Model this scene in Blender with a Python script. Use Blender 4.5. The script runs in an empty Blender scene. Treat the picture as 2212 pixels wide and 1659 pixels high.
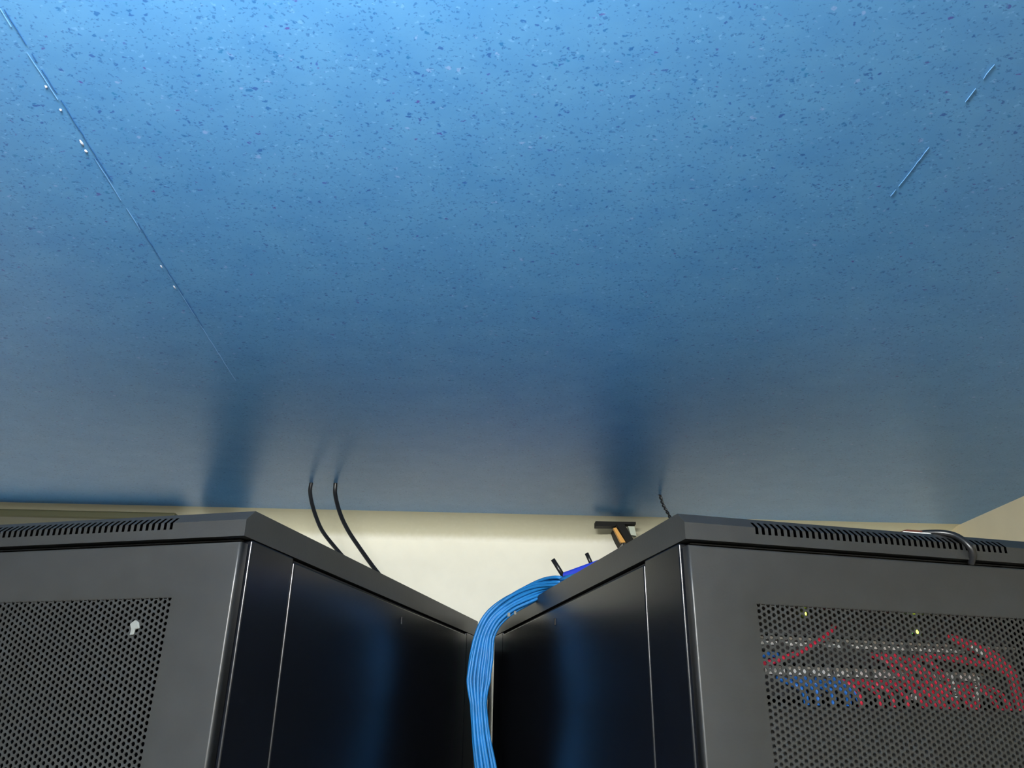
import bpy, bmesh, math, random
from mathutils import Vector, Matrix

# ---------------------------------------------------------------- camera, world, exposure
sc = bpy.context.scene
COL = sc.collection
FPX, PITCH, ROLL = 1707.0, 0.42165, 0.01482
CAMZ = 1.789
fw = Vector((0, math.cos(PITCH), math.sin(PITCH)))
up0 = Vector((0, -math.sin(PITCH), math.cos(PITCH)))
rt0 = Vector((1, 0, 0))
RT = rt0 * math.cos(ROLL) + up0 * math.sin(ROLL)
UP = -rt0 * math.sin(ROLL) + up0 * math.cos(ROLL)
cd = bpy.data.cameras.new('camera')
cam = bpy.data.objects.new('camera', cd)
COL.objects.link(cam)
M = Matrix.Identity(4)
for i in range(3):
    M[i][0] = RT[i]; M[i][1] = UP[i]; M[i][2] = -fw[i]
M[2][3] = CAMZ
cam.matrix_world = M
cd.sensor_fit = 'HORIZONTAL'; cd.sensor_width = 36.0; cd.lens = FPX / 2212 * 36
cd.clip_start = 0.01
sc.camera = cam

w = bpy.data.worlds.new('world'); sc.world = w; w.use_nodes = True
w.node_tree.nodes['Background'].inputs[0].default_value = (0.6, 0.75, 1.0, 1)
w.node_tree.nodes['Background'].inputs[1].default_value = 0.02
sc.view_settings.view_transform = 'Standard'
sc.view_settings.look = 'None'
sc.view_settings.gamma = 1
sc.view_settings.use_curve_mapping = False
sc.view_settings.exposure = 0.0
TUBE_POWER = 800.0
FILL_POWER = 140.0

rnd = random.Random(7)

# ---------------------------------------------------------------- helpers
def mat(name, col, rough=0.5, spec=0.5, metal=0.0, emit=None, estr=0.0, coat=0.0):
    m = bpy.data.materials.new(name); m.use_nodes = True
    b = m.node_tree.nodes['Principled BSDF']
    b.inputs['Base Color'].default_value = (*col, 1)
    b.inputs['Roughness'].default_value = rough
    b.inputs['Specular IOR Level'].default_value = spec
    b.inputs['Metallic'].default_value = metal
    if coat:
        b.inputs['Coat Weight'].default_value = coat
        b.inputs['Coat Roughness'].default_value = 0.2
    if emit:
        b.inputs['Emission Color'].default_value = (*emit, 1)
        b.inputs['Emission Strength'].default_value = estr
    return m

def noisy(m, scale=60, amt=0.25, bump=0.0, rough_amt=0.0):
    """small procedural colour / bump variation"""
    nt = m.node_tree; N = nt.nodes; L = nt.links
    b = N['Principled BSDF']
    tc = N.new('ShaderNodeTexCoord'); n = N.new('ShaderNodeTexNoise')
    n.inputs['Scale'].default_value = scale; n.inputs['Detail'].default_value = 4
    L.new(tc.outputs['Object'], n.inputs['Vector'])
    c = tuple(b.inputs['Base Color'].default_value)[:3]
    r = N.new('ShaderNodeValToRGB')
    r.color_ramp.elements[0].position = 0.3; r.color_ramp.elements[1].position = 0.7
    r.color_ramp.elements[0].color = (*[x * (1 - amt) for x in c], 1)
    r.color_ramp.elements[1].color = (*[min(1, x * (1 + amt)) for x in c], 1)
    L.new(n.outputs['Fac'], r.inputs['Fac']); L.new(r.outputs['Color'], b.inputs['Base Color'])
    if bump:
        bp = N.new('ShaderNodeBump'); bp.inputs['Strength'].default_value = bump
        bp.inputs['Distance'].default_value = 0.001
        n2 = N.new('ShaderNodeTexNoise'); n2.inputs['Scale'].default_value = scale * 8
        L.new(tc.outputs['Object'], n2.inputs['Vector'])
        L.new(n2.outputs['Fac'], bp.inputs['Height']); L.new(bp.outputs['Normal'], b.inputs['Normal'])
    return m

def link(name, me, m, parent=None):
    o = bpy.data.objects.new(name, me); COL.objects.link(o)
    if m is not None: me.materials.append(m)
    if parent is not None: o.parent = parent
    return o

def mesh(name, vs, fs, m, parent=None, smooth=False):
    me = bpy.data.meshes.new(name); me.from_pydata(vs, [], fs); me.update()
    if smooth:
        for p in me.polygons: p.use_smooth = True
    return link(name, me, m, parent)

BOXF = [(0,3,2,1),(4,5,6,7),(0,1,5,4),(1,2,6,5),(2,3,7,6),(3,0,4,7)]
def boxes(name, bl, m, parent=None, bevel=0.0, segs=2):
    """bl: list of (x0,x1,y0,y1,z0,z1)"""
    vs = []; fs = []
    for (x0,x1,y0,y1,z0,z1) in bl:
        k = len(vs)
        vs += [(x0,y0,z0),(x1,y0,z0),(x1,y1,z0),(x0,y1,z0),(x0,y0,z1),(x1,y0,z1),(x1,y1,z1),(x0,y1,z1)]
        fs += [tuple(k+i for i in f) for f in BOXF]
    o = mesh(name, vs, fs, m, parent)
    if bevel:
        b = o.modifiers.new('bevel', 'BEVEL'); b.width = bevel; b.segments = segs
        b.limit_method = 'ANGLE'
        for p in o.data.polygons: p.use_smooth = True
        wn = o.modifiers.new('wn', 'WEIGHTED_NORMAL'); wn.keep_sharp = False
    return o

def catmull(pts, n=8):
    P = [Vector(p) for p in pts]
    P = [P[0]*2-P[1]] + P + [P[-1]*2-P[-2]]
    out = []
    for i in range(1, len(P)-2):
        for k in range(n):
            t = k/n
            a,b,c,d = P[i-1],P[i],P[i+1],P[i+2]
            out.append(0.5*((2*b)+(c-a)*t+(2*a-5*b+4*c-d)*t*t+(3*b-a-3*c+d)*t**3))
    out.append(P[-2]); return out

def tube_data(pts, r, sides=8):
    vs = []; fs = []
    n = len(pts); nrm = None
    for i in range(n):
        t = (pts[min(i+1,n-1)]-pts[max(i-1,0)]).normalized()
        if nrm is None:
            nrm = t.orthogonal().normalized()
        else:
            nrm = (nrm - t*nrm.dot(t)).normalized()
        bn = t.cross(nrm)
        rr = r(i/(n-1)) if callable(r) else r
        for k in range(sides):
            a = 2*math.pi*k/sides
            vs.append(tuple(pts[i]+(nrm*math.cos(a)+bn*math.sin(a))*rr))
    for i in range(n-1):
        for k in range(sides):
            k2 = (k+1)%sides
            fs.append((i*sides+k, i*sides+k2, (i+1)*sides+k2, (i+1)*sides+k))
    fs.append(tuple(range(sides))[::-1]); fs.append(tuple((n-1)*sides+k for k in range(sides)))
    return vs, fs

def tube(name, ctrl, r, m, parent=None, n=8, sides=8):
    vs, fs = tube_data(catmull(ctrl, n), r, sides)
    return mesh(name, vs, fs, m, parent, smooth=True)

def tag(o, label=None, cat=None, group=None, kind=None):
    if label: o['label'] = label
    if cat: o['category'] = cat
    if group: o['group'] = group
    if kind: o['kind'] = kind
    return o

def empty(name, loc, rz=0.0, label=None, cat=None, group=None):
    o = bpy.data.objects.new(name, None); COL.objects.link(o)
    o.empty_display_size = 0.1
    o.location = loc; o.rotation_euler = (0, 0, rz)
    return tag(o, label, cat, group)

def struct(o, label=None, cat=None):
    o['kind'] = 'structure'
    return tag(o, label, cat)

# ---------------------------------------------------------------- materials
def vinyl():
    m = bpy.data.materials.new('speckled_blue_vinyl'); m.use_nodes = True
    nt = m.node_tree; N = nt.nodes; L = nt.links
    b = N['Principled BSDF']
    b.inputs['Roughness'].default_value = 0.35
    b.inputs['Specular IOR Level'].default_value = 0.44
    tc = N.new('ShaderNodeTexCoord')
    mp = N.new('ShaderNodeMapping'); mp.inputs['Scale'].default_value = (0.8, 1.0, 1)
    L.new(tc.outputs['Object'], mp.inputs['Vector'])
    # wobble the coordinates so that flecks are ragged
    nz = N.new('ShaderNodeTexNoise'); nz.inputs['Scale'].default_value = 260; nz.inputs['Detail'].default_value = 2
    L.new(mp.outputs['Vector'], nz.inputs['Vector'])
    mx = N.new('ShaderNodeMix'); mx.data_type = 'VECTOR'; mx.inputs[0].default_value = 1.0
    sb = N.new('ShaderNodeVectorMath'); sb.operation = 'SUBTRACT'; sb.inputs[1].default_value = (0.5,0.5,0.5)
    L.new(nz.outputs['Color'], sb.inputs[0])
    sc_ = N.new('ShaderNodeVectorMath'); sc_.operation = 'SCALE'; sc_.inputs['Scale'].default_value = 0.0075
    L.new(sb.outputs[0], sc_.inputs[0])
    ad = N.new('ShaderNodeVectorMath'); ad.operation = 'ADD'
    L.new(mp.outputs['Vector'], ad.inputs[0]); L.new(sc_.outputs[0], ad.inputs[1])
    def flecks(scale, seed, lo, hi, edge=0.05):
        """fac = 1 inside a fleck; fleck size is random per cell, most cells have none"""
        of = N.new('ShaderNodeVectorMath'); of.operation = 'ADD'; of.inputs[1].default_value = (seed, seed*1.7, seed*0.3)
        L.new(ad.outputs[0], of.inputs[0])
        v = N.new('ShaderNodeTexVoronoi'); v.inputs['Scale'].default_value = scale
        L.new(of.outputs[0], v.inputs['Vector'])
        sep = N.new('ShaderNodeSeparateColor'); L.new(v.outputs['Color'], sep.inputs[0])
        mr = N.new('ShaderNodeMapRange'); mr.inputs['From Min'].default_value = lo; mr.inputs['From Max'].default_value = 1.0
        mr.inputs['To Min'].default_value = 0.0; mr.inputs['To Max'].default_value = hi
        L.new(sep.outputs[0], mr.inputs['Value'])
        s2 = N.new('ShaderNodeMath'); s2.operation = 'SUBTRACT'
        L.new(mr.outputs[0], s2.inputs[0]); L.new(v.outputs['Distance'], s2.inputs[1])
        m2 = N.new('ShaderNodeMapRange'); m2.inputs['From Min'].default_value = 0; m2.inputs['From Max'].default_value = edge
        L.new(s2.outputs[0], m2.inputs['Value'])
        return m2.outputs[0], sep.outputs[1], sep.outputs[2]
    base = N.new('ShaderNodeTexNoise'); base.inputs['Scale'].default_value = 22; base.inputs['Detail'].default_value = 5
    L.new(mp.outputs['Vector'], base.inputs['Vector'])
    cr = N.new('ShaderNodeValToRGB')
    cr.color_ramp.elements[0].position = 0.25; cr.color_ramp.elements[0].color = (0.09, 0.30, 0.65, 1)
    cr.color_ramp.elements[1].position = 0.75; cr.color_ramp.elements[1].color = (0.12, 0.355, 0.70, 1)
    L.new(base.outputs['Fac'], cr.inputs['Fac'])
    cur = cr.outputs['Color']
    def layer(cur, fac, col, strength):
        f = N.new('ShaderNodeMath'); f.operation = 'MULTIPLY'; f.inputs[1].default_value = strength
        L.new(fac, f.inputs[0])
        x = N.new('ShaderNodeMix'); x.data_type = 'RGBA'
        L.new(f.outputs[0], x.inputs[0]); L.new(cur, x.inputs[6])
        if isinstance(col, tuple): x.inputs[7].default_value = (*col, 1)
        else: L.new(col, x.inputs[7])
        return x.outputs[2]
    f1, g1, h1 = flecks(230, 3.1, 0.60, 0.45, 0.15)      # pale flecks
    cur = layer(cur, f1, (0.22, 0.50, 0.86), 0.45)
    f4, g4, h4 = flecks(150, 11.7, 0.94, 0.40, 0.15)       # whitish / pinkish chips
    cur = layer(cur, f4, (0.34, 0.48, 0.85), 0.5)
    f2, g2, h2 = flecks(420, 5.3, 0.50, 0.62, 0.18)       # fine dark grains
    cur = layer(cur, f2, (0.022, 0.13, 0.42), 0.6)
    f3, g3, h3 = flecks(225, 8.9, 0.66, 0.48, 0.16)       # large dark chips
    hue = N.new('ShaderNodeValToRGB')
    e = hue.color_ramp.elements
    e[0].position = 0.0; e[0].color = (0.025, 0.12, 0.52, 1)
    e[1].position = 1.0; e[1].color = (0.02, 0.22, 0.52, 1)
    k = e.new(0.5); k.color = (0.02, 0.13, 0.44, 1)
    k = e.new(0.06); k.color = (0.11, 0.05, 0.38, 1)
    k = e.new(0.11); k.color = (0.03, 0.10, 0.42, 1)
    L.new(g3, hue.inputs['Fac'])
    cur = layer(cur, f3, hue.outputs['Color'], 0.78)
    L.new(cur, b.inputs['Base Color'])
    # a faint orange-peel so that reflections smear
    n3 = N.new('ShaderNodeTexNoise'); n3.inputs['Scale'].default_value = 90
    L.new(tc.outputs['Object'], n3.inputs['Vector'])
    bp = N.new('ShaderNodeBump'); bp.inputs['Strength'].default_value = 0.04; bp.inputs['Distance'].default_value = 0.002
    L.new(n3.outputs['Fac'], bp.inputs['Height']); L.new(bp.outputs['Normal'], b.inputs['Normal'])
    return m

MV = vinyl()
WALL = noisy(mat('cream_wall_paint', (0.93, 0.915, 0.80), 0.6, 0.3), 14, 0.03, 0.15)
WALLDIM = noisy(mat('dim_wall_paint', (0.80, 0.70, 0.49), 0.6, 0.3), 14, 0.03, 0.15)  # same paint as the cream walls, its weaker light put into the tan
def cove_shade():
    # soft shade at the wall top put into the colour: beige fading to cream
    m = mat('cove_painted_shade', (0.6, 0.57, 0.42), 0.6, 0.3)
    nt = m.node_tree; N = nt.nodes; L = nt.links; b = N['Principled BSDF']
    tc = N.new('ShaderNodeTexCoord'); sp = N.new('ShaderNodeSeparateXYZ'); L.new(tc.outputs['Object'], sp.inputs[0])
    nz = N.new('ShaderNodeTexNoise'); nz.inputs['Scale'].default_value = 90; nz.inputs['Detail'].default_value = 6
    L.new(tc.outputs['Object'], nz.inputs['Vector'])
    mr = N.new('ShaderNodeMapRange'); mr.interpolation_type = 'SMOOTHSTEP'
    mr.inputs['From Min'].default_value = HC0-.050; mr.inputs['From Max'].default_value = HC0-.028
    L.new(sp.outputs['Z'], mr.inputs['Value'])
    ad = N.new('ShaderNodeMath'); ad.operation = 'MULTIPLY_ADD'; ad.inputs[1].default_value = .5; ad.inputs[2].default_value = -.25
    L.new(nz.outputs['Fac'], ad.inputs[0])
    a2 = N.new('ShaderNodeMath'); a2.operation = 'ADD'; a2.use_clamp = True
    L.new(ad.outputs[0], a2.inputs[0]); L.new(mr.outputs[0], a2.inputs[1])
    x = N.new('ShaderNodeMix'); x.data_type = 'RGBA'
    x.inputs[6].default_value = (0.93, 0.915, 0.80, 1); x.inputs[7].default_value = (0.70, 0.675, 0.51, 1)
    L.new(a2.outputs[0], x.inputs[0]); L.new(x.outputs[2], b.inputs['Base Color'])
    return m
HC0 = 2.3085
COVE = cove_shade()
FLOOR = noisy(mat('grey_floor', (0.30, 0.30, 0.30), 0.5, 0.4), 8, 0.1)
BLACK = noisy(mat('black_powder_coat', (0.026, 0.027, 0.027), 0.38, 0.5), 30, 0.08, 0.10)
SIDEB = noisy(mat('black_gloss_panel', (0.0045, 0.0055, 0.008), 0.26, 0.45), 12, 0.1, 0.03)
DARK = mat('dark_interior', (0.02, 0.02, 0.021), 0.6, 0.3)
RAIL = mat('zinc_rail', (0.10, 0.10, 0.10), 0.4, 0.5, 0.3)
CABK = noisy(mat('black_cable', (0.012, 0.012, 0.013), 0.30, 0.5), 80, 0.2)
CABB = noisy(mat('blue_cable', (0.016, 0.185, 0.50), 0.45, 0.4), 40, 0.15)
CABB2 = noisy(mat('blue_patch_cord', (0.02, 0.20, 0.75), 0.4, 0.5), 40, 0.1)
CABR = noisy(mat('red_patch_cord', (0.9, 0.03, 0.08), 0.4, 0.5), 40, 0.1)
WHITE = mat('white_plastic', (0.85, 0.85, 0.83), 0.5, 0.4)
LABELW = mat('white_label', (0.9, 0.9, 0.88), 0.5, 0.4)
PANELM = noisy(mat('equipment_black', (0.04, 0.04, 0.042), 0.45, 0.5), 40, 0.1)
EDGEM = mat('equipment_edge', (0.42, 0.38, 0.32), 0.5, 0.4)
LEDY = mat('yellow_green_led', (0.5, 0.9, 0.05), 0.3, 0.5, emit=(0.75, 1.0, 0.05), estr=9)
LEDG = mat('green_led', (0.1, 0.8, 0.1), 0.3, 0.5, emit=(0.15, 1.0, 0.15), estr=2.5)
LEDR = mat('red_led', (0.6, 0.02, 0.02), 0.3, 0.5, emit=(1.0, 0.03, 0.03), estr=0.6)
ROUT = mat('royal_blue_plastic', (0.012, 0.06, 0.85), 0.35, 0.5)
OLIVE = mat('olive_conduit', (0.075, 0.075, 0.04), 0.5, 0.4)
ORANGE = mat('orange_strap', (0.75, 0.38, 0.08), 0.5, 0.4)
PALE = mat('pale_plastic', (0.5, 0.55, 0.46), 0.5, 0.4)
BRKT = mat('bracket_black', (0.006, 0.006, 0.005), 0.6, 0.2)
BROWN = mat('brown_strip', (0.10, 0.03, 0.02), 0.5, 0.4)
SEAM = mat('seam_weld', (0.16, 0.38, 0.72), 0.35, 0.5)
SEAMD = mat('seam_groove', (0.03, 0.13, 0.36), 0.4, 0.4)
GLUE = mat('seam_glue_blob', (0.62, 0.68, 0.85), 0.4, 0.4)
SCRAP = mat('scrap_grey', (0.17, 0.18, 0.17), 0.6, 0.3)
TUBE = mat('lamp_tube', (1, 1, 1), 0.5, 0.5, emit=(1.0, 0.985, 0.93), estr=TUBE_POWER)
LAMPB = mat('lamp_body_white', (0.8, 0.8, 0.8), 0.4, 0.5)

# ---------------------------------------------------------------- room
TC = -0.03136
HC = 2.3085            # ceiling height
TB = 1.961             # back edge of the ceiling covering
COVD, COVH = 0.100, 0.050
WT = 1.961 + 0.045      # front plane used by the fittings that stand off the wall
SR, SL, TF = 1.223, -2.9, -2.7
room_rz = -TC          # room axes: e = (cos TC, -sin TC), n = (sin TC, cos TC)
def rm(o): o.rotation_euler = (0, 0, room_rz); return o
def rw(s, t, z): return (math.cos(TC)*s+math.sin(TC)*t, -math.sin(TC)*s+math.cos(TC)*t, z)

c = boxes('ceiling', [(SL-.1, SR+.1, TF-.1, TB+COVD+.1, HC, HC+.1)], MV)
struct(rm(c), 'low ceiling covered with blue speckled vinyl sheet', 'ceiling')
f_ = boxes('floor', [(SL-.1, SR+.1, TF-.1, TB+COVD+.1, -.1, 0)], FLOOR)
struct(rm(f_), 'grey floor under the two black cabinets', 'floor')
b_ = boxes('wall_back', [(SL-.1, SR+.1, TB+COVD, TB+COVD+.1, 0, HC)], WALL)
struct(rm(b_), 'cream wall behind the gap between the two cabinets', 'wall')
r_ = boxes('wall_right', [(SR, SR+.1, TF, TB+COVD, 0, HC)], WALLDIM)
struct(rm(r_), 'side wall beyond the right cabinet, its dimmer light painted tan', 'wall')
l_ = boxes('wall_left', [(SL-.1, SL, TF, TB+COVD, 0, HC)], WALL)
struct(rm(l_), 'cream side wall far left of the left cabinet', 'wall')
fr = boxes('wall_front', [(SL-.1, SR+.1, TF-.1, TF, 0, HC)], WALL)
struct(rm(fr), 'cream wall behind the photographer', 'wall')
# concave plaster cove where the back wall meets the ceiling
# profile: leaves the ceiling, bends down to run out along the wall
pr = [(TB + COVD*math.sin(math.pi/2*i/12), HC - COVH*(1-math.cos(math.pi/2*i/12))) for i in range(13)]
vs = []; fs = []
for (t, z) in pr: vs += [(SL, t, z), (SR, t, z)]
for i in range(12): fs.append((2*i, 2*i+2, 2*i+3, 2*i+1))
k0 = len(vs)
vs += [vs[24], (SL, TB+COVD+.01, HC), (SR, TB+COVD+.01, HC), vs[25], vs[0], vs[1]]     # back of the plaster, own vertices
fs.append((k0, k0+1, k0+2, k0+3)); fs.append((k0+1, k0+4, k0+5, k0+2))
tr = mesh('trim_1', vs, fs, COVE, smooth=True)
struct(rm(tr), 'plaster cove along the top of the back wall, its shade painted beige', 'trim')

# welded seams of the vinyl sheets
def seam(name, a, b, wdt, m, label, blobs=(), gaps=.25):
    a = Vector(a); b = Vector(b); d = (b-a).normalized(); s = Vector((-d.y, d.x, 0))
    vs = []; fs = []; n = 60
    for i in range(n+1):
        p = a.lerp(b, i/n) + s*rnd.uniform(-.0004, .0004)
        ww = wdt*rnd.uniform(.35, 1.2)
        for q, z in ((-ww, 0.0002), (-ww*.5, -.0008), (ww*.5, -.0008), (ww, 0.0002)):
            vs.append((p.x+s.x*q, p.y+s.y*q, HC+z))
    on = True
    for i in range(n):
        if rnd.random() < .45: on = rnd.random() > gaps
        if not on: continue
        for k in range(3): fs.append((4*i+k, 4*i+k+1, 4*i+5+k, 4*i+4+k))
    o = mesh(name, vs, fs, m, smooth=True)
    struct(o, label, 'trim')
    for (fr_, off, rx, ry) in blobs:
        p = a.lerp(b, fr_) + s*off
        vv = [(p.x, p.y, HC-.0016)]; ff = []
        kk = 10
        for j in range(kk):
            an = 2*math.pi*j/kk; r = rnd.uniform(.6, 1.1)
            q = s*math.cos(an)*rx*r + d*math.sin(an)*ry*r
            vv.append((p.x+q.x, p.y+q.y, HC+.0002))
        for j in range(kk): ff.append((0, 1+j, 1+(j+1) % kk))
        g = mesh('glue_blob', vv, ff, GLUE, o, smooth=True)
    return o
seam('trim_2', (-.4035, .36, 0), (-.4445, 1.16, 0), .0005, SEAM, 'thin pale seam in the left part of the blue ceiling',
     [(.305, .0032, .0022, .005), (.32, .0040, .0020, .003), (.25, .0030, .0016, .002), (.215, .0030, .0014, .002), (.58, .0025, .0015, .005), (.64, .0025, .0014, .006)], .45)
seam('trim_3', (-.4048, .45, 0), (-.4335, 0.98, 0), .0005, SEAMD, 'thin dark groove beside the left ceiling seam')
seam('trim_4', (.4035, .40, 0), (.388, .72, 0), .00018, SEAM, 'faint scratched seam in the right part of the blue ceiling', (), .45)

# ---------------------------------------------------------------- lamp behind and above the photographer
def batten(x, y, rz, power_m, label, length=0.62, drop=0.10):
    t = empty('ceiling_lamp', (x, y, HC), rz, label, 'lamp')
    h = length/2
    boxes('lamp_body', [(-h, h, -.03, .03, -.035, 0)], LAMPB, t, .004)
    for s in (-1, 1):
        boxes('tube_holder', [(s*h-.012, s*h+.012, -.018, .018, -drop-.018, -.035)], LAMPB, t, .003)
    tube('tube', [(-h+.013, 0, -drop), (0, 0, -drop), (h-.013, 0, -drop)], .013, power_m, t, 4, 16)
    return t
batten(-.20, -.14, 0.15, TUBE, 'fluorescent batten on the blue ceiling above the photographer', 0.45, 0.11)
FILL_TUBE = mat('fill_lamp_tube', (1, 1, 1), 0.5, 0.5, emit=(1.0, 0.985, 0.93), estr=FILL_POWER)
batten(.45, -1.7, 0.0, FILL_TUBE, 'fill batten added unseen on the ceiling far behind the photographer', 1.2, 0.10)  # unseen fill lamp, added to brighten the right door

# ---------------------------------------------------------------- server cabinets
RW, RD, RZ, LH, CHY = 0.54, 1.0, 2.0, 0.0335, 0.017
MU0, MU1, MZ1, MZ0 = 0.080, 0.460, -0.066, -0.97     # perforated field of the door (relative to the lid's underside)
def perforated(parent):
    """hexagonal sheet with hexagonal holes, real thickness"""
    R = 0.004; hr = 0.0025; th = 0.0012
    vs = []; fs = []
    cx = MU0 + R; col = 0
    ca = [(math.cos(math.pi/3*k), math.sin(math.pi/3*k)) for k in range(6)]
    dz = R*math.sqrt(3)
    while cx <= MU1 - R + 1e-6:
        z = MZ1 - dz*(0.5 + 0.5*(col % 2))
        while z > MZ0 + dz:
            k = len(vs)
            for (c_, s_) in ca: vs.append((cx+R*c_, .0012, RZ+z+R*s_))
            for (c_, s_) in ca: vs.append((cx+hr*c_, .0012, RZ+z+hr*s_))
            for (c_, s_) in ca: vs.append((cx+hr*c_, .0012+th, RZ+z+hr*s_))
            for j in range(6):
                j2 = (j+1) % 6
                fs.append((k+j, k+j2, k+6+j2, k+6+j)); fs.append((k+6+j, k+6+j2, k+12+j2, k+12+j))
            z -= dz
        cx += 1.5*R; col += 1
    last = cx - 1.5*R
    o = mesh('perforated_panel', vs, fs, BLACK, parent)
    return last + R
def lid(parent):
    prof = [(0, 0), (0, .0115), (0, .0195), (.010, .0278), (CHY, LH)]
    n = 0
    vs = []; fs = []
    p = .0083; u = 0.09
    slots = []
    while u + .0045 < RW - .09: slots.append((u, u+.0038)); u += p
    xs = [0]
    for a, b in slots: xs += [a, b]
    xs.append(RW)
    idx = {}
    for i, x in enumerate(xs):
        for j, (y, z) in enumerate(prof):
            idx[i, j] = len(vs); vs.append((x, y, RZ+z))
    for i in range(len(xs)-1):
        gap = (i % 2 == 1)
        for j in range(4):
            if gap and j in (1, 2): continue
            fs.append((idx[i, j], idx[i+1, j], idx[i+1, j+1], idx[i, j+1]))
    # inner strip behind the slots (dark), sides, top, back, underside rim
    k = len(vs)
    vs += [(0, RD, RZ), (RW, RD, RZ), (0, RD, RZ+LH), (RW, RD, RZ+LH)]
    e = len(xs)-1
    fs.append((idx[0,4], idx[e,4], k+3, k+2) if False else tuple([idx[i,4] for i in range(len(xs))]+[k+3, k+2]))
    fs.append((idx[0,0], idx[0,1], idx[0,2], idx[0,3], idx[0,4], k+2, k))
    fs.append((idx[e,0], k+1, k+3, idx[e,4], idx[e,3], idx[e,2], idx[e,1]))
    fs.append((k, k+2, k+3, k+1))
    # return flange
    for (a, b, c_, d) in ((0, RW, 0, .012), (0, .012, .012, RD), (RW-.012, RW, .012, RD)):
        q = len(vs); vs += [(a, c_, RZ), (b, c_, RZ), (b, d, RZ), (a, d, RZ)]; fs.append((q, q+1, q+2, q+3))
    o = mesh('lid', vs, fs, BLACK, parent)
    return o
def cabinet(loc, rz, label):
    t = empty('server_cabinet', loc, rz, label, 'cabinet', None)
    # door: ring plate with folded edges, leaving the perforated field open
    d0, d1, zt, zb = 0.003, RW-.003, RZ-.0065, 0.05
    u1 = MU0 + 0.004 + 0.006*int((MU1-MU0-.008)/.006+1e-6) + .004
    door = empty('door', (0, 0, 0)); door.parent = t
    th = .016
    def ring():
        X = [d0, MU0+.001, u1-.001, d1]; Z = [zb, RZ+MZ0+.004, RZ+MZ1-.002, zt]
        vs = []; fs = []
        for y in (0, th):
            for z in Z:
                for x in X: vs.append((x, y, z))
        def q(i, j, y): return y*16 + j*4 + i
        for j in range(3):
            for i in range(3):
                if i == 1 and j == 1: continue
                fs.append((q(i,j,0), q(i+1,j,0), q(i+1,j+1,0), q(i,j+1,0)))
                fs.append((q(i,j,1), q(i,j+1,1), q(i+1,j+1,1), q(i+1,j,1)))
        for i in range(3):
            fs.append((q(i,0,0), q(i,0,1), q(i+1,0,1), q(i+1,0,0)))
            fs.append((q(i,3,0), q(i+1,3,0), q(i+1,3,1), q(i,3,1)))
        for j in range(3):
            fs.append((q(0,j,0), q(0,j+1,0), q(0,j+1,1), q(0,j,1)))
            fs.append((q(3,j,0), q(3,j,1), q(3,j+1,1), q(3,j+1,0)))
        fs.append((q(1,1,0), q(2,1,0), q(2,1,1), q(1,1,1))); fs.append((q(1,2,0), q(1,2,1), q(2,2,1), q(2,2,0)))
        fs.append((q(1,1,0), q(1,1,1), q(1,2,1), q(1,2,0))); fs.append((q(2,1,0), q(2,2,0), q(2,2,1), q(2,1,1)))
        return vs, fs
    vs, fs = ring()
    bpy.data.objects.remove(door)
    me = bpy.data.meshes.new('door'); me.from_pydata(vs, [], fs); me.update()
    bm = bmesh.new(); bm.from_mesh(me)
    eds = [e for e in bm.edges if all((abs(v.co.y) < 1e-6) and (abs(v.co.x-d0) < 1e-6 or abs(v.co.x-d1) < 1e-6 or abs(v.co.z-zt) < 1e-6) for v in e.verts)
           and ((abs(e.verts[0].co.x-e.verts[1].co.x) < 1e-6 and (abs(e.verts[0].co.x-d0) < 1e-6 or abs(e.verts[0].co.x-d1) < 1e-6)) or (abs(e.verts[0].co.z-zt) < 1e-6 and abs(e.verts[1].co.z-zt) < 1e-6))]
    bmesh.ops.bevel(bm, geom=eds, offset=.0026, segments=4, profile=.5, affect='EDGES')
    for f in bm.faces: f.smooth = True
    bm.to_mesh(me); bm.free()
    door = link('door', me, BLACK, t)
    door.modifiers.new('wn', 'WEIGHTED_NORMAL')
    perforated(door)
    boxes('door_handle', [(RW-.045, RW-.02, -.012, 0, 0.95, 1.12)], PANELM, door, .003)
    lid(t)
    # frame posts
    for (x0, x1) in ((0, .035), (RW-.035, RW)):
        boxes('frame_post', [(x0, x1, .0195, .1215, .06, RZ-.0005)], SIDEB, t, .0025, 3)
        boxes('frame_post', [(x0, x1, .9135, RD-.001, .06, RZ-.0005)], SIDEB, t, .0025, 3)
    for x0 in (.005, RW-.013):
        boxes('top_rail', [(x0, x0+.008, .10, RD-.008, RZ-.03, RZ-.0025)], DARK, t)
    # removable side panels, a hair proud of the frame rails, with a small latch
    for (x0, x1, s) in ((-.0008, .004, -1), (RW-.004, RW+.0008, 1)):
        sp = boxes('side_panel', [(x0, x1, .1235, .9115, .08, RZ-.006)], SIDEB, t, .0028, 4)
        xo = x0 if s < 0 else x1
        boxes('panel_latch', [(xo-.0015, xo+.0015, .5145, .5205, RZ-.034, RZ-.022)], DARK, sp, .001)
    boxes('back_panel', [(.036, RW-.036, RD-.006, RD-.002, .06, RZ-.002)], DARK, t)
    boxes('top_plate', [(.012, RW-.012, .014, RD-.01, RZ-.0022, RZ-.0008)], DARK, t)
    boxes('base', [(0, RW, .02, RD, 0, .06)], DARK, t, .002)
    for (x0) in (.058, RW-.080):
        boxes('mounting_rail', [(x0, x0+.022, .075, .078, .06, RZ-.01)], RAIL, t)
    return t
AL, XL, YL = 0.24091, -0.30879, 0.91214
AR, XRR, YR = -0.23513, 0.20101, 0.89498
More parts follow.
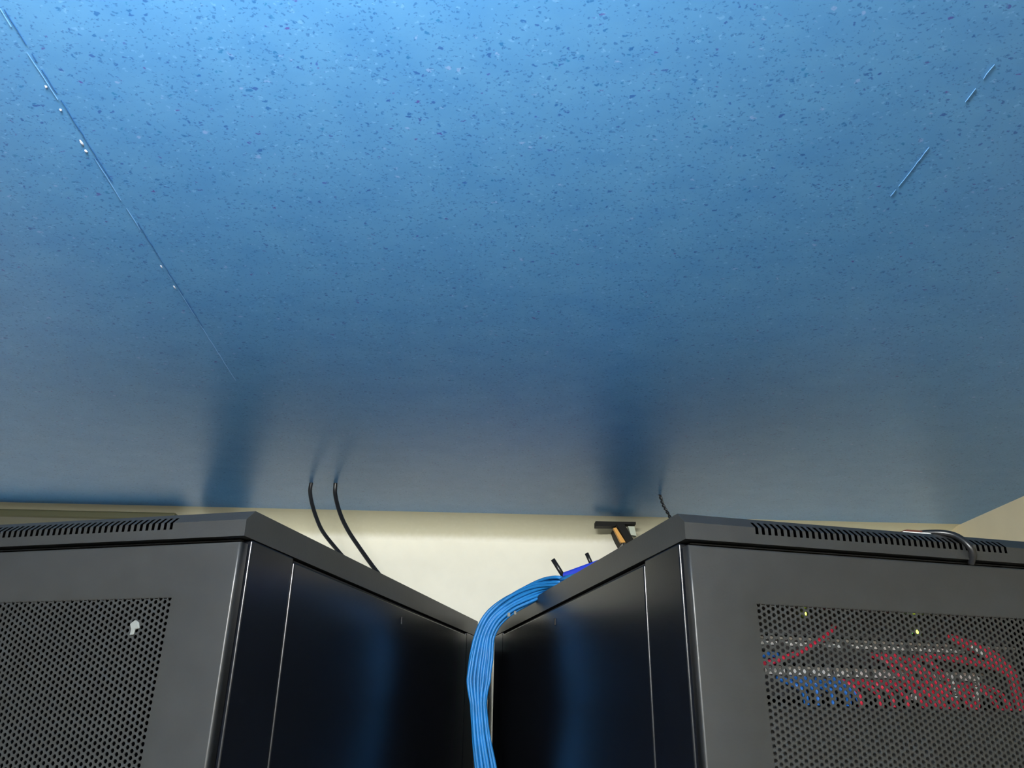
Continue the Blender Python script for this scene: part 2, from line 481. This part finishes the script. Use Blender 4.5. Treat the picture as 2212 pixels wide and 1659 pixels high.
# left cabinet: its right front corner is at (XL, YL)
LX = XL - RW*math.cos(AL); LY = YL + RW*math.sin(AL)
cabL = cabinet((LX, LY, 0), -AL, 'black server cabinet on the left, white fleck stuck on its mesh door')
cabR = cabinet((XRR, YR, 0), -AR, 'black server cabinet on the right with red and blue cords behind its mesh')
def onR(x, y, z):    # point in the right cabinet's frame
    return (XRR + x*math.cos(-AR) - y*math.sin(-AR), YR + x*math.sin(-AR) + y*math.cos(-AR), z)
def onL(x, y, z):    # x measured from the left cabinet's right edge, negative to the left
    return (XL + x*math.cos(-AL) - y*math.sin(-AL), YL + x*math.sin(-AL) + y*math.cos(-AL), z)

# ---------------------------------------------------------------- equipment inside the right cabinet
def equip(name, label, cat, zt, h, y0=.060, depth=.30, m=PANELM):
    t = empty(name, onR(0, 0, RZ+zt-h), -AR, label, cat)
    boxes('chassis', [(.060, RW-.060, y0, y0+depth, .001, h-.001)], m, t, .001)
    return t
sw = equip('network_switch', 'dark network switch with yellow-green lights, topmost behind the right mesh', 'switch', -.052, .0415, .064)
for (u, z, r, m) in ((.1827, -.0663, .0022, LEDY), (.3392, -.0816, .0034, LEDY), (.331, -.0819, .0018, LEDG)):
    zl = z - (-.052-.0415)
    vs, fs = tube_data([Vector((u, .0628, zl)), Vector((u, .0645, zl))], r, 10)
    led = mesh('indicator_light', vs, fs, m, sw)
    led['label'] = 'glowing green light' if m is LEDG else 'glowing yellow-green light'
boxes('jack_row', [(.095+i*.0125, .104+i*.0125, .0632, .0645, .006, .014) for i in range(26)], DARK, sw)

def patch_panel(label, zt, h, strips, sh, zs, dots=False):
    t = equip('patch_panel', label, 'patch panel', zt, h, .060, .03)
    boxes('front_edge', [(.060, RW-.060, .0585, .0602, h-.0045, h-.0015)], EDGEM, t)['label'] = 'beige front lip'
    for (a, b) in strips:
        s = boxes('label_strip', [(a, b, .0586, .0602, zs-zt+h-sh/2, zs-zt+h+sh/2)], LABELW, t)
        s['label'] = 'white label strip'
    for i in range(24):
        u = .083 + i*.0155 + (i//6)*.002
        boxes('jack', [(u, u+.011, .0592, .0602, .006, .015)], DARK, t)
    return t
patch_panel('patch panel with a row of thin white strips, upper of two behind right mesh', -.094, .032,
            [(.075, .137), (.149, .193), (.198, .225), (.238, .277), (.282, .314), (.323, .400)], .0042, -.103)
patch_panel('patch panel with the brighter broken white row, lower of two behind right mesh', -.127, .036,
            [(.080, .1075), (.117, .143), (.147, .172), (.177, .205), (.209, .232), (.237, .256), (.262, .310), (.325, .350), (.355, .378), (.384, .412)], .0068, -.1345)
srv = equip('server', 'plain dark rack server below the cords, behind the right mesh', 'server', -.172, .20, .010, .70)
boxes('front_bezel', [(.060, RW-.060, .008, .0105, .004, .196)], PANELM, srv, .001)

REDS = [
 [(.093, .052, -.131), (.118, .046, -.126), (.150, .044, -.114)],
 [(.156, .046, -.112), (.170, .042, -.106), (.190, .040, -.097), (.214, .048, -.082)],
]
ORD = ['leftmost', 'second from the left', 'third from the left', 'fourth from the left', 'fifth from the left', 'sixth from the left', 'seventh from the left', 'eighth from the left', 'ninth from the left', 'tenth from the left', 'rightmost']
def nth(i, n): return 'rightmost' if i == n-1 else ORD[i]
def cord(pts, m, kind, label, group):
    ctrl = [onR(p[0], p[1], RZ+p[2]) for p in pts]
    o = tube(kind, ctrl, .0034, m, None, 6, 7)
    return tag(o, label, 'cord', group)
cord([(.070, .050, -.138), (.093, .047, -.131), (.118, .044, -.126), (.150, .042, -.116), (.176, .042, -.104), (.196, .044, -.094), (.216, .056, -.080)],
     CABR, 'patch_cord', 'red cord slanting up across the white strips, alone at the left', None)
cord([(.070, .053, -.122), (.100, .050, -.1195), (.118, .050, -.1175), (.134, .057, -.1165)],
     CABB2, 'patch_cord', 'short blue cord above the slanting red cord', None)
rr = random.Random(3)
for i in range(5):          # blue cords hanging from the lower panel
    u = .132 + .017*i
    cord([(u, .058, -.142), (u+.004, .045, -.146+rr.uniform(-.002, .002)), (u+.016+rr.uniform(-.004, .006), .036, -.158), (u+.024+rr.uniform(-.01, .012), .040, -.180)],
         CABB2, 'patch_cord', nth(i, 5) + ' of five blue cords under the lower patch panel', 'blue cords under the lower patch panel')
for i in range(9):          # red cords from the upper panel, swinging right over the lower one
    u = .262 + .0155*i
    e_ = .438 + rr.uniform(-.008, .006)
    z0 = -.112 + rr.uniform(-.003, .002)
    if i < 5:
        pts = [(u, .058, z0), (u+.008, .044, z0-.008), (u+.022, .036, z0-.028), (u+.034+rr.uniform(-.006, .008), .034, z0-.048), (u+.05, .036, -.180)]
    else:
        pts = [(u, .058, z0), (u+.014, .040, z0-.004), (.405+.004*i, .034, z0-.016), (e_, .032, -.146), (e_+.006, .036, -.182)]
    cord(pts, CABR, 'patch_cord', nth(i, 9) + ' of nine red cords starting at the upper patch panel', 'red cords from the upper patch panel')
for i in range(11):         # red cords from the lower panel
    u = .205 + .0195*i
    z0 = -.143
    pts = [(u, .058, z0), (u+.006, .040, z0-.004), (u+.016+rr.uniform(-.003, .006), .034, z0-.016), (u+.022+rr.uniform(-.012, .02), .036, -.182)]
    cord(pts, CABR, 'patch_cord', nth(i, 11) + ' of eleven red cords hanging below the lower patch panel', 'red cords under the lower patch panel')
for i in range(7):          # thick bundle at the right end, sweeping over the panels
    o_ = i*.0042
    pts = [(.372+o_*.3, .050, -.086-o_*.25), (.392+o_*.5, .040, -.094-o_*.5), (.418+o_*.3, .034, -.106-o_*.6), (.436+o_*.25, .032, -.122-o_*.3), (.444-o_*.35, .032, -.148), (.452-o_*.5, .034, -.184)]
    cord(pts, CABR, 'patch_cord', ('outermost', 'second outermost', 'third outermost', 'middle', 'third innermost', 'second innermost', 'innermost')[i] + ' red cord of the thick bundle at the panels\' right end', 'red cords bundled at the right')
# white marked ties
for (a, b, lab) in (((.3455, -.137), (.348, -.160), 'white beaded cord tag hanging left of its twin'),
                    ((.383, -.138), (.376, -.160), 'white beaded cord tag hanging right of its twin')):
    t = empty('cord_tag', onR(a[0], .030, RZ+b[1]), -AR, lab, 'tag')
    for k in range(5):
        f = k/4
        u = (b[0]-a[0])*f; z = (a[1]-b[1])*(1-f)
        boxes('bead', [(u-.0028, u+.0028, -.002, .001, z-.0022, z+.0022)], WHITE, t, .0006)
q = onR(.398, .034, RZ-.105)
tag(boxes('cable_label', [(-.010, .010, -.001, .001, -.0022, .0022)], WHITE, None, .0004), 'white label wrapped on the red bundle, slanting', 'label')
o = bpy.data.objects['cable_label']; o.location = q; o.rotation_euler = (0, math.radians(32), -AR)
q = onR(.2898, .030, RZ-.1610)
o = tag(boxes('cord_clip', [(-.0035, .0035, -.002, .002, -.0035, .0035)], WHITE, None, .0012), 'small bright white clip low among the red cords', 'clip')
o.location = q; o.rotation_euler = (0, .3, -AR)

# white fleck on the left door's mesh
vs = []; fs = []
pt = [(-.006, .004), (0, .0085), (.005, .006), (.0075, -.001), (.002, -.002), (.0015, -.008), (-.0035, -.0085), (-.003, -.002)]
for y in (-.0022, .0008):
    for (x, z) in pt: vs.append((x, y, z))
n = len(pt)
fs = [tuple(range(n)), tuple(range(2*n-1, n-1, -1))] + [(i, n+i, n+(i+1) % n, (i+1) % n) for i in range(n)]
o = mesh('paper_scrap', vs, fs, SCRAP); o.location = onL(-.1225, .0002, RZ-.1012); o.rotation_euler = (0, 0, -AL)
b = o.modifiers.new('b', 'BEVEL'); b.width = .0008
tag(o, 'tiny white scrap stuck in the left cabinet\'s mesh door', 'scrap')

# ---------------------------------------------------------------- cables between the cabinets and the ceiling
tag(tube('cable', [(-.4491, 1.72, HC+.004), (-.4497, 1.72, 2.2895), (-.4407, 1.715, 2.2594), (-.4243, 1.70, 2.2254), (-.403, 1.685, 2.1903), (-.3658, 1.66, 2.1493), (-.318, 1.62, 2.1025), (-.265, 1.56, 2.060), (-.235, 1.50, 2.0385)], .0043, CABK, n=10, sides=10),
    'thin black cable curving from ceiling to left cabinet, nearer the left', 'cable')
tag(tube('cable', [(-.3950, 1.72, HC+.004), (-.3920, 1.72, 2.2808), (-.3724, 1.70, 2.2334), (-.3474, 1.68, 2.1919), (-.3152, 1.66, 2.1501), (-.2733, 1.63, 2.0995), (-.232, 1.585, 2.0560), (-.205, 1.53, 2.0385)], .0046, CABK, n=10, sides=10),
    'thin black cable curving from ceiling to left cabinet, nearer the gap', 'cable')
# two twisted wires by the right cabinet's corner
t = empty('twisted_wire', (.3461, 1.775, HC), 0, 'short dark twisted wire between ceiling and right cabinet\'s corner', 'wire')
base = catmull([(.3461, 1.775, HC+.002), (.3502, 1.76, 2.2796), (.3572, 1.74, 2.2518), (.364, 1.70, 2.2034), (.372, 1.64, 2.12), (.378, 1.60, 2.036)], 14)
for k in range(2):
    pts = []
    for i, p in enumerate(base):
        a = i*0.62 + k*math.pi
        pts.append(p - Vector((.3461, 1.775, HC)) + Vector((math.cos(a)*.0024, math.sin(a)*.0024, 0)))
    vs, fs = tube_data(pts, .0017, 6)
    mesh('strand', vs, fs, CABK, t, True)

# blue bundle draped over the right cabinet's inner edge
t = empty('cable_bundle', (0, 0, 0), 0, 'bundle of light blue network cables draped into the gap between the cabinets', 'cable bundle')
path = [(.235, 1.22, 2.052), (.175, 1.34, 2.050), (.125, 1.43, 2.050), (.090, 1.475, 2.050), (.0600, 1.505, 2.0440), (.0269, 1.525, 2.0310), (-.0034, 1.535, 2.0150),
        (-.0290, 1.540, 1.9930), (-.0440, 1.54, 1.9640), (-.0500, 1.54, 1.9251), (-.0535, 1.54, 1.8849), (-.0517, 1.54, 1.8457),
        (-.0451, 1.54, 1.7923), (-.0355, 1.54, 1.7412), (-.022, 1.54, 1.670), (-.010, 1.54, 1.55), (-.012, 1.55, 1.3), (-.012, 1.55, .9), (-.010, 1.55, .012)]
cp = catmull(path, 6)
NC = 17
cr_ = random.Random(5)
offs = []
for k in range(NC):
    row = (k % 3)*.5 + .25*0
    offs.append(((k-(NC-1)/2)/((NC-1)/2), row))
def bw(i):    # half width along the path
    z = i/6
    K = [(0, .015), (3, .016), (6, .015), (8, .0155), (9, .0200), (10, .0205), (11, .0125), (12, .0135), (13, .0155), (30, .017)]
    for (a0, b0), (a1, b1) in zip(K, K[1:]):
        if a0 <= z <= a1: return b0 + (b1-b0)*(z-a0)/(a1-a0)
    return .017
for k, (a, row) in enumerate(offs):
    ph = cr_.uniform(0, 6.28); f1 = cr_.uniform(.09, .2); am = cr_.uniform(.0005, .002)
    pts = []
    for i, p in enumerate(cp):
        tt = (cp[min(i+1, len(cp)-1)]-cp[max(i-1, 0)]).normalized()
        # across: horizontal-ish direction facing the viewer
        ac = tt.cross(Vector((0, 1, 0)))
        if ac.length < .2: ac = Vector((1, 0, 0))
        ac.normalize()
        hor = Vector((-tt.y, tt.x, 0))
        mixf = max(0, min(1, (i/6-2.5)/3.0))
        if hor.length > .05:
            hor.normalize()
            if hor.dot(ac) < 0: hor = -hor
            ac = (hor*(1-mixf)+ac*mixf).normalized()
        dp = tt.cross(ac)
        w_ = bw(i)
        q = p + ac*(a*w_ + am*math.sin(i*f1+ph)) + dp*((row-.5)*.0100 + .0022*math.sin(i*f1*.8+ph*2))
        if i < 30: q.z = max(q.z, RZ+LH+.0036) if i < 22 else q.z
        pts.append(q)
    vs, fs = tube_data(pts, .0031, 7)
    mesh('cable', vs, fs, CABB, t, True)
boxes('cable_tag', [(-.002, .003, 1.505, 1.507, 1.994, 2.001), (.010, .014, 1.505, 1.507, 1.998, 2.004)], SCRAP, t)['label'] = 'small white tags'

# ---------------------------------------------------------------- small things on the right cabinet's lid
A = Vector((.0985, 1.4889, 0)); B = Vector((.1472, 1.3802, 0))
d = (B-A).normalized(); s = Vector((-d.y, d.x, 0))     # s points right/away
if s.x < 0: s = -s
zt = RZ+LH
t = empty('router', (A.x, A.y, zt), math.atan2(d.y, d.x), 'bright blue router with black stub aerials on the right cabinet\'s lid', 'router')
sg = 1 if Vector((-math.sin(math.atan2(d.y, d.x)), math.cos(math.atan2(d.y, d.x)), 0)).dot(s) > 0 else -1
y0, y1 = (0, .09) if sg > 0 else (-.09, 0)
boxes('casing', [(0, .16, y0, y1, .002, .040)], ROUT, t, .004, 3)['label'] = 'bright blue casing'
for fx in (.01, .14):
    for fy in (y0+.01, y1-.02):
        boxes('foot', [(fx, fx+.01, fy, fy+.01, 0, .003)], DARK, t)
Mi = Matrix.Rotation(-math.atan2(d.y, d.x), 4, 'Z')
def loc(p): return Mi @ (Vector(p) - Vector((A.x, A.y, zt)))
for (p0, p1, r) in (((.1040, 1.498, 2.0640), (.0820, 1.498, 2.0988), .0042), ((.1490, 1.42, 2.0700), (.1385, 1.42, 2.0945), .0036)):
    a = loc(p0); b2 = loc(p1)
    vs, fs = tube_data([a, a.lerp(b2, .5), b2], r, 10)
    mesh('aerial', vs, fs, CABK, t, True)['label'] = 'black stub aerial'

# black T-shaped bracket on the wall above the right cabinet
t = empty('wall_bracket', rw(.33, WT, HC-.045), room_rz, 'black T-shaped bracket on the wall over the right cabinet\'s edge', 'bracket')
def L2(s_, z_): return (s_-.33, z_-(HC-.045))
def prism(name, pts, y0, y1, m, parent, label=None):
    n = len(pts); vs = []
    for y in (y0, y1):
        for (a, b) in pts:
            q = L2(a, b); vs.append((q[0], y, q[1]))
    fs = [tuple(range(n)), tuple(range(2*n-1, n-1, -1))] + [(i, n+i, n+(i+1) % n, (i+1) % n) for i in range(n)]
    o = mesh(name, vs, fs, m, parent)
    if label: o['label'] = label
    return o
prism('crossbar', [(.277, 2.2790), (.277, 2.2915), (.379, 2.2925), (.379, 2.2860), (.335, 2.2850), (.3235, 2.2798)], -.056, -.030, BRKT, t)
prism('arm', [(.330, 2.2850), (.350, 2.2850), (.375, 2.240), (.385, 2.10), (.366, 2.10), (.352, 2.243)], -.056, .055, BRKT, t)
prism('strap', [(.3225, 2.2770), (.3300, 2.2780), (.3520, 2.2410), (.3400, 2.2400)], -.050, -.038, ORANGE, t, 'orange strap')
prism('pad', [(.3600, 2.2820), (.3760, 2.2820), (.3800, 2.2580), (.3660, 2.2600)], -.050, -.036, PALE, t, 'pale plastic pad')
prism('mounting_plate', [(.300, 2.10), (.390, 2.10), (.390, 2.2400), (.356, 2.2420), (.300, 2.19)], -.034, .055, BRKT, t)
# unseen, added trunking behind the cabinets to blacken ceiling streaks and the slit
t = tag(boxes('added_blocker', [(-.05, .05, -.05, .054, 0, HC-.066)], CABK, None, .003), 'unseen added black trunking on the wall behind the right cabinet', 'blocker')
t.location = rw(.395, WT, 0); t.rotation_euler = (0, 0, room_rz)
t = tag(boxes('added_blocker', [(-.052, .052, -.028, .054, 0, HC-.020)], CABK, None, .003), 'unseen added black trunking on the wall behind the left cabinet', 'blocker')
t.location = rw(-.672, WT, 0); t.rotation_euler = (0, 0, room_rz)
t = tag(boxes('added_blocker', [(-.06, .06, .0, .054, 0, 1.985)], CABK, None, .003), 'added black trunking on the wall, in the slit between both cabinets', 'blocker')
t.location = rw(-.040, WT, 0); t.rotation_euler = (0, 0, room_rz)
# horizontal olive conduit
t = tag(boxes('conduit', [(-1.6, 0, -.050, .056, -.012, .008)], OLIVE, None, .006, 3), 'olive flat conduit running along the wall above the left cabinet', 'conduit')
t.location = rw(-.770, WT-.004, HC-.026); t.rotation_euler = (0, 0, room_rz)

# strip and black cable lying over the right lid's front edge
t = empty('cable_clamp', onR(.3268, .03, RZ+LH), -AR, 'white and brown strip lying on the right cabinet\'s lid', 'clamp')
boxes('pad', [(-.012, .030, -.006, .02, 0, .0035)], WHITE, t, .001)['label'] = 'white pad'
boxes('clip', [(-.006, .018, -.004, .016, .0035, .0065)], BROWN, t, .001)['label'] = 'dark brown clip'
tag(tube('cable', [onR(.30, .16, RZ+LH+.004), onR(.335, .06, RZ+LH+.005), onR(.358, .026, RZ+LH+.0045), onR(.374, .008, RZ+.0320), onR(.381, -.004, RZ+.0180), onR(.385, -.0045, RZ+.0060), onR(.387, .004, RZ-.0045)], .0042, CABK, None, 8, 8),
    'black cable bent over the front edge of the right cabinet\'s lid', 'cable')
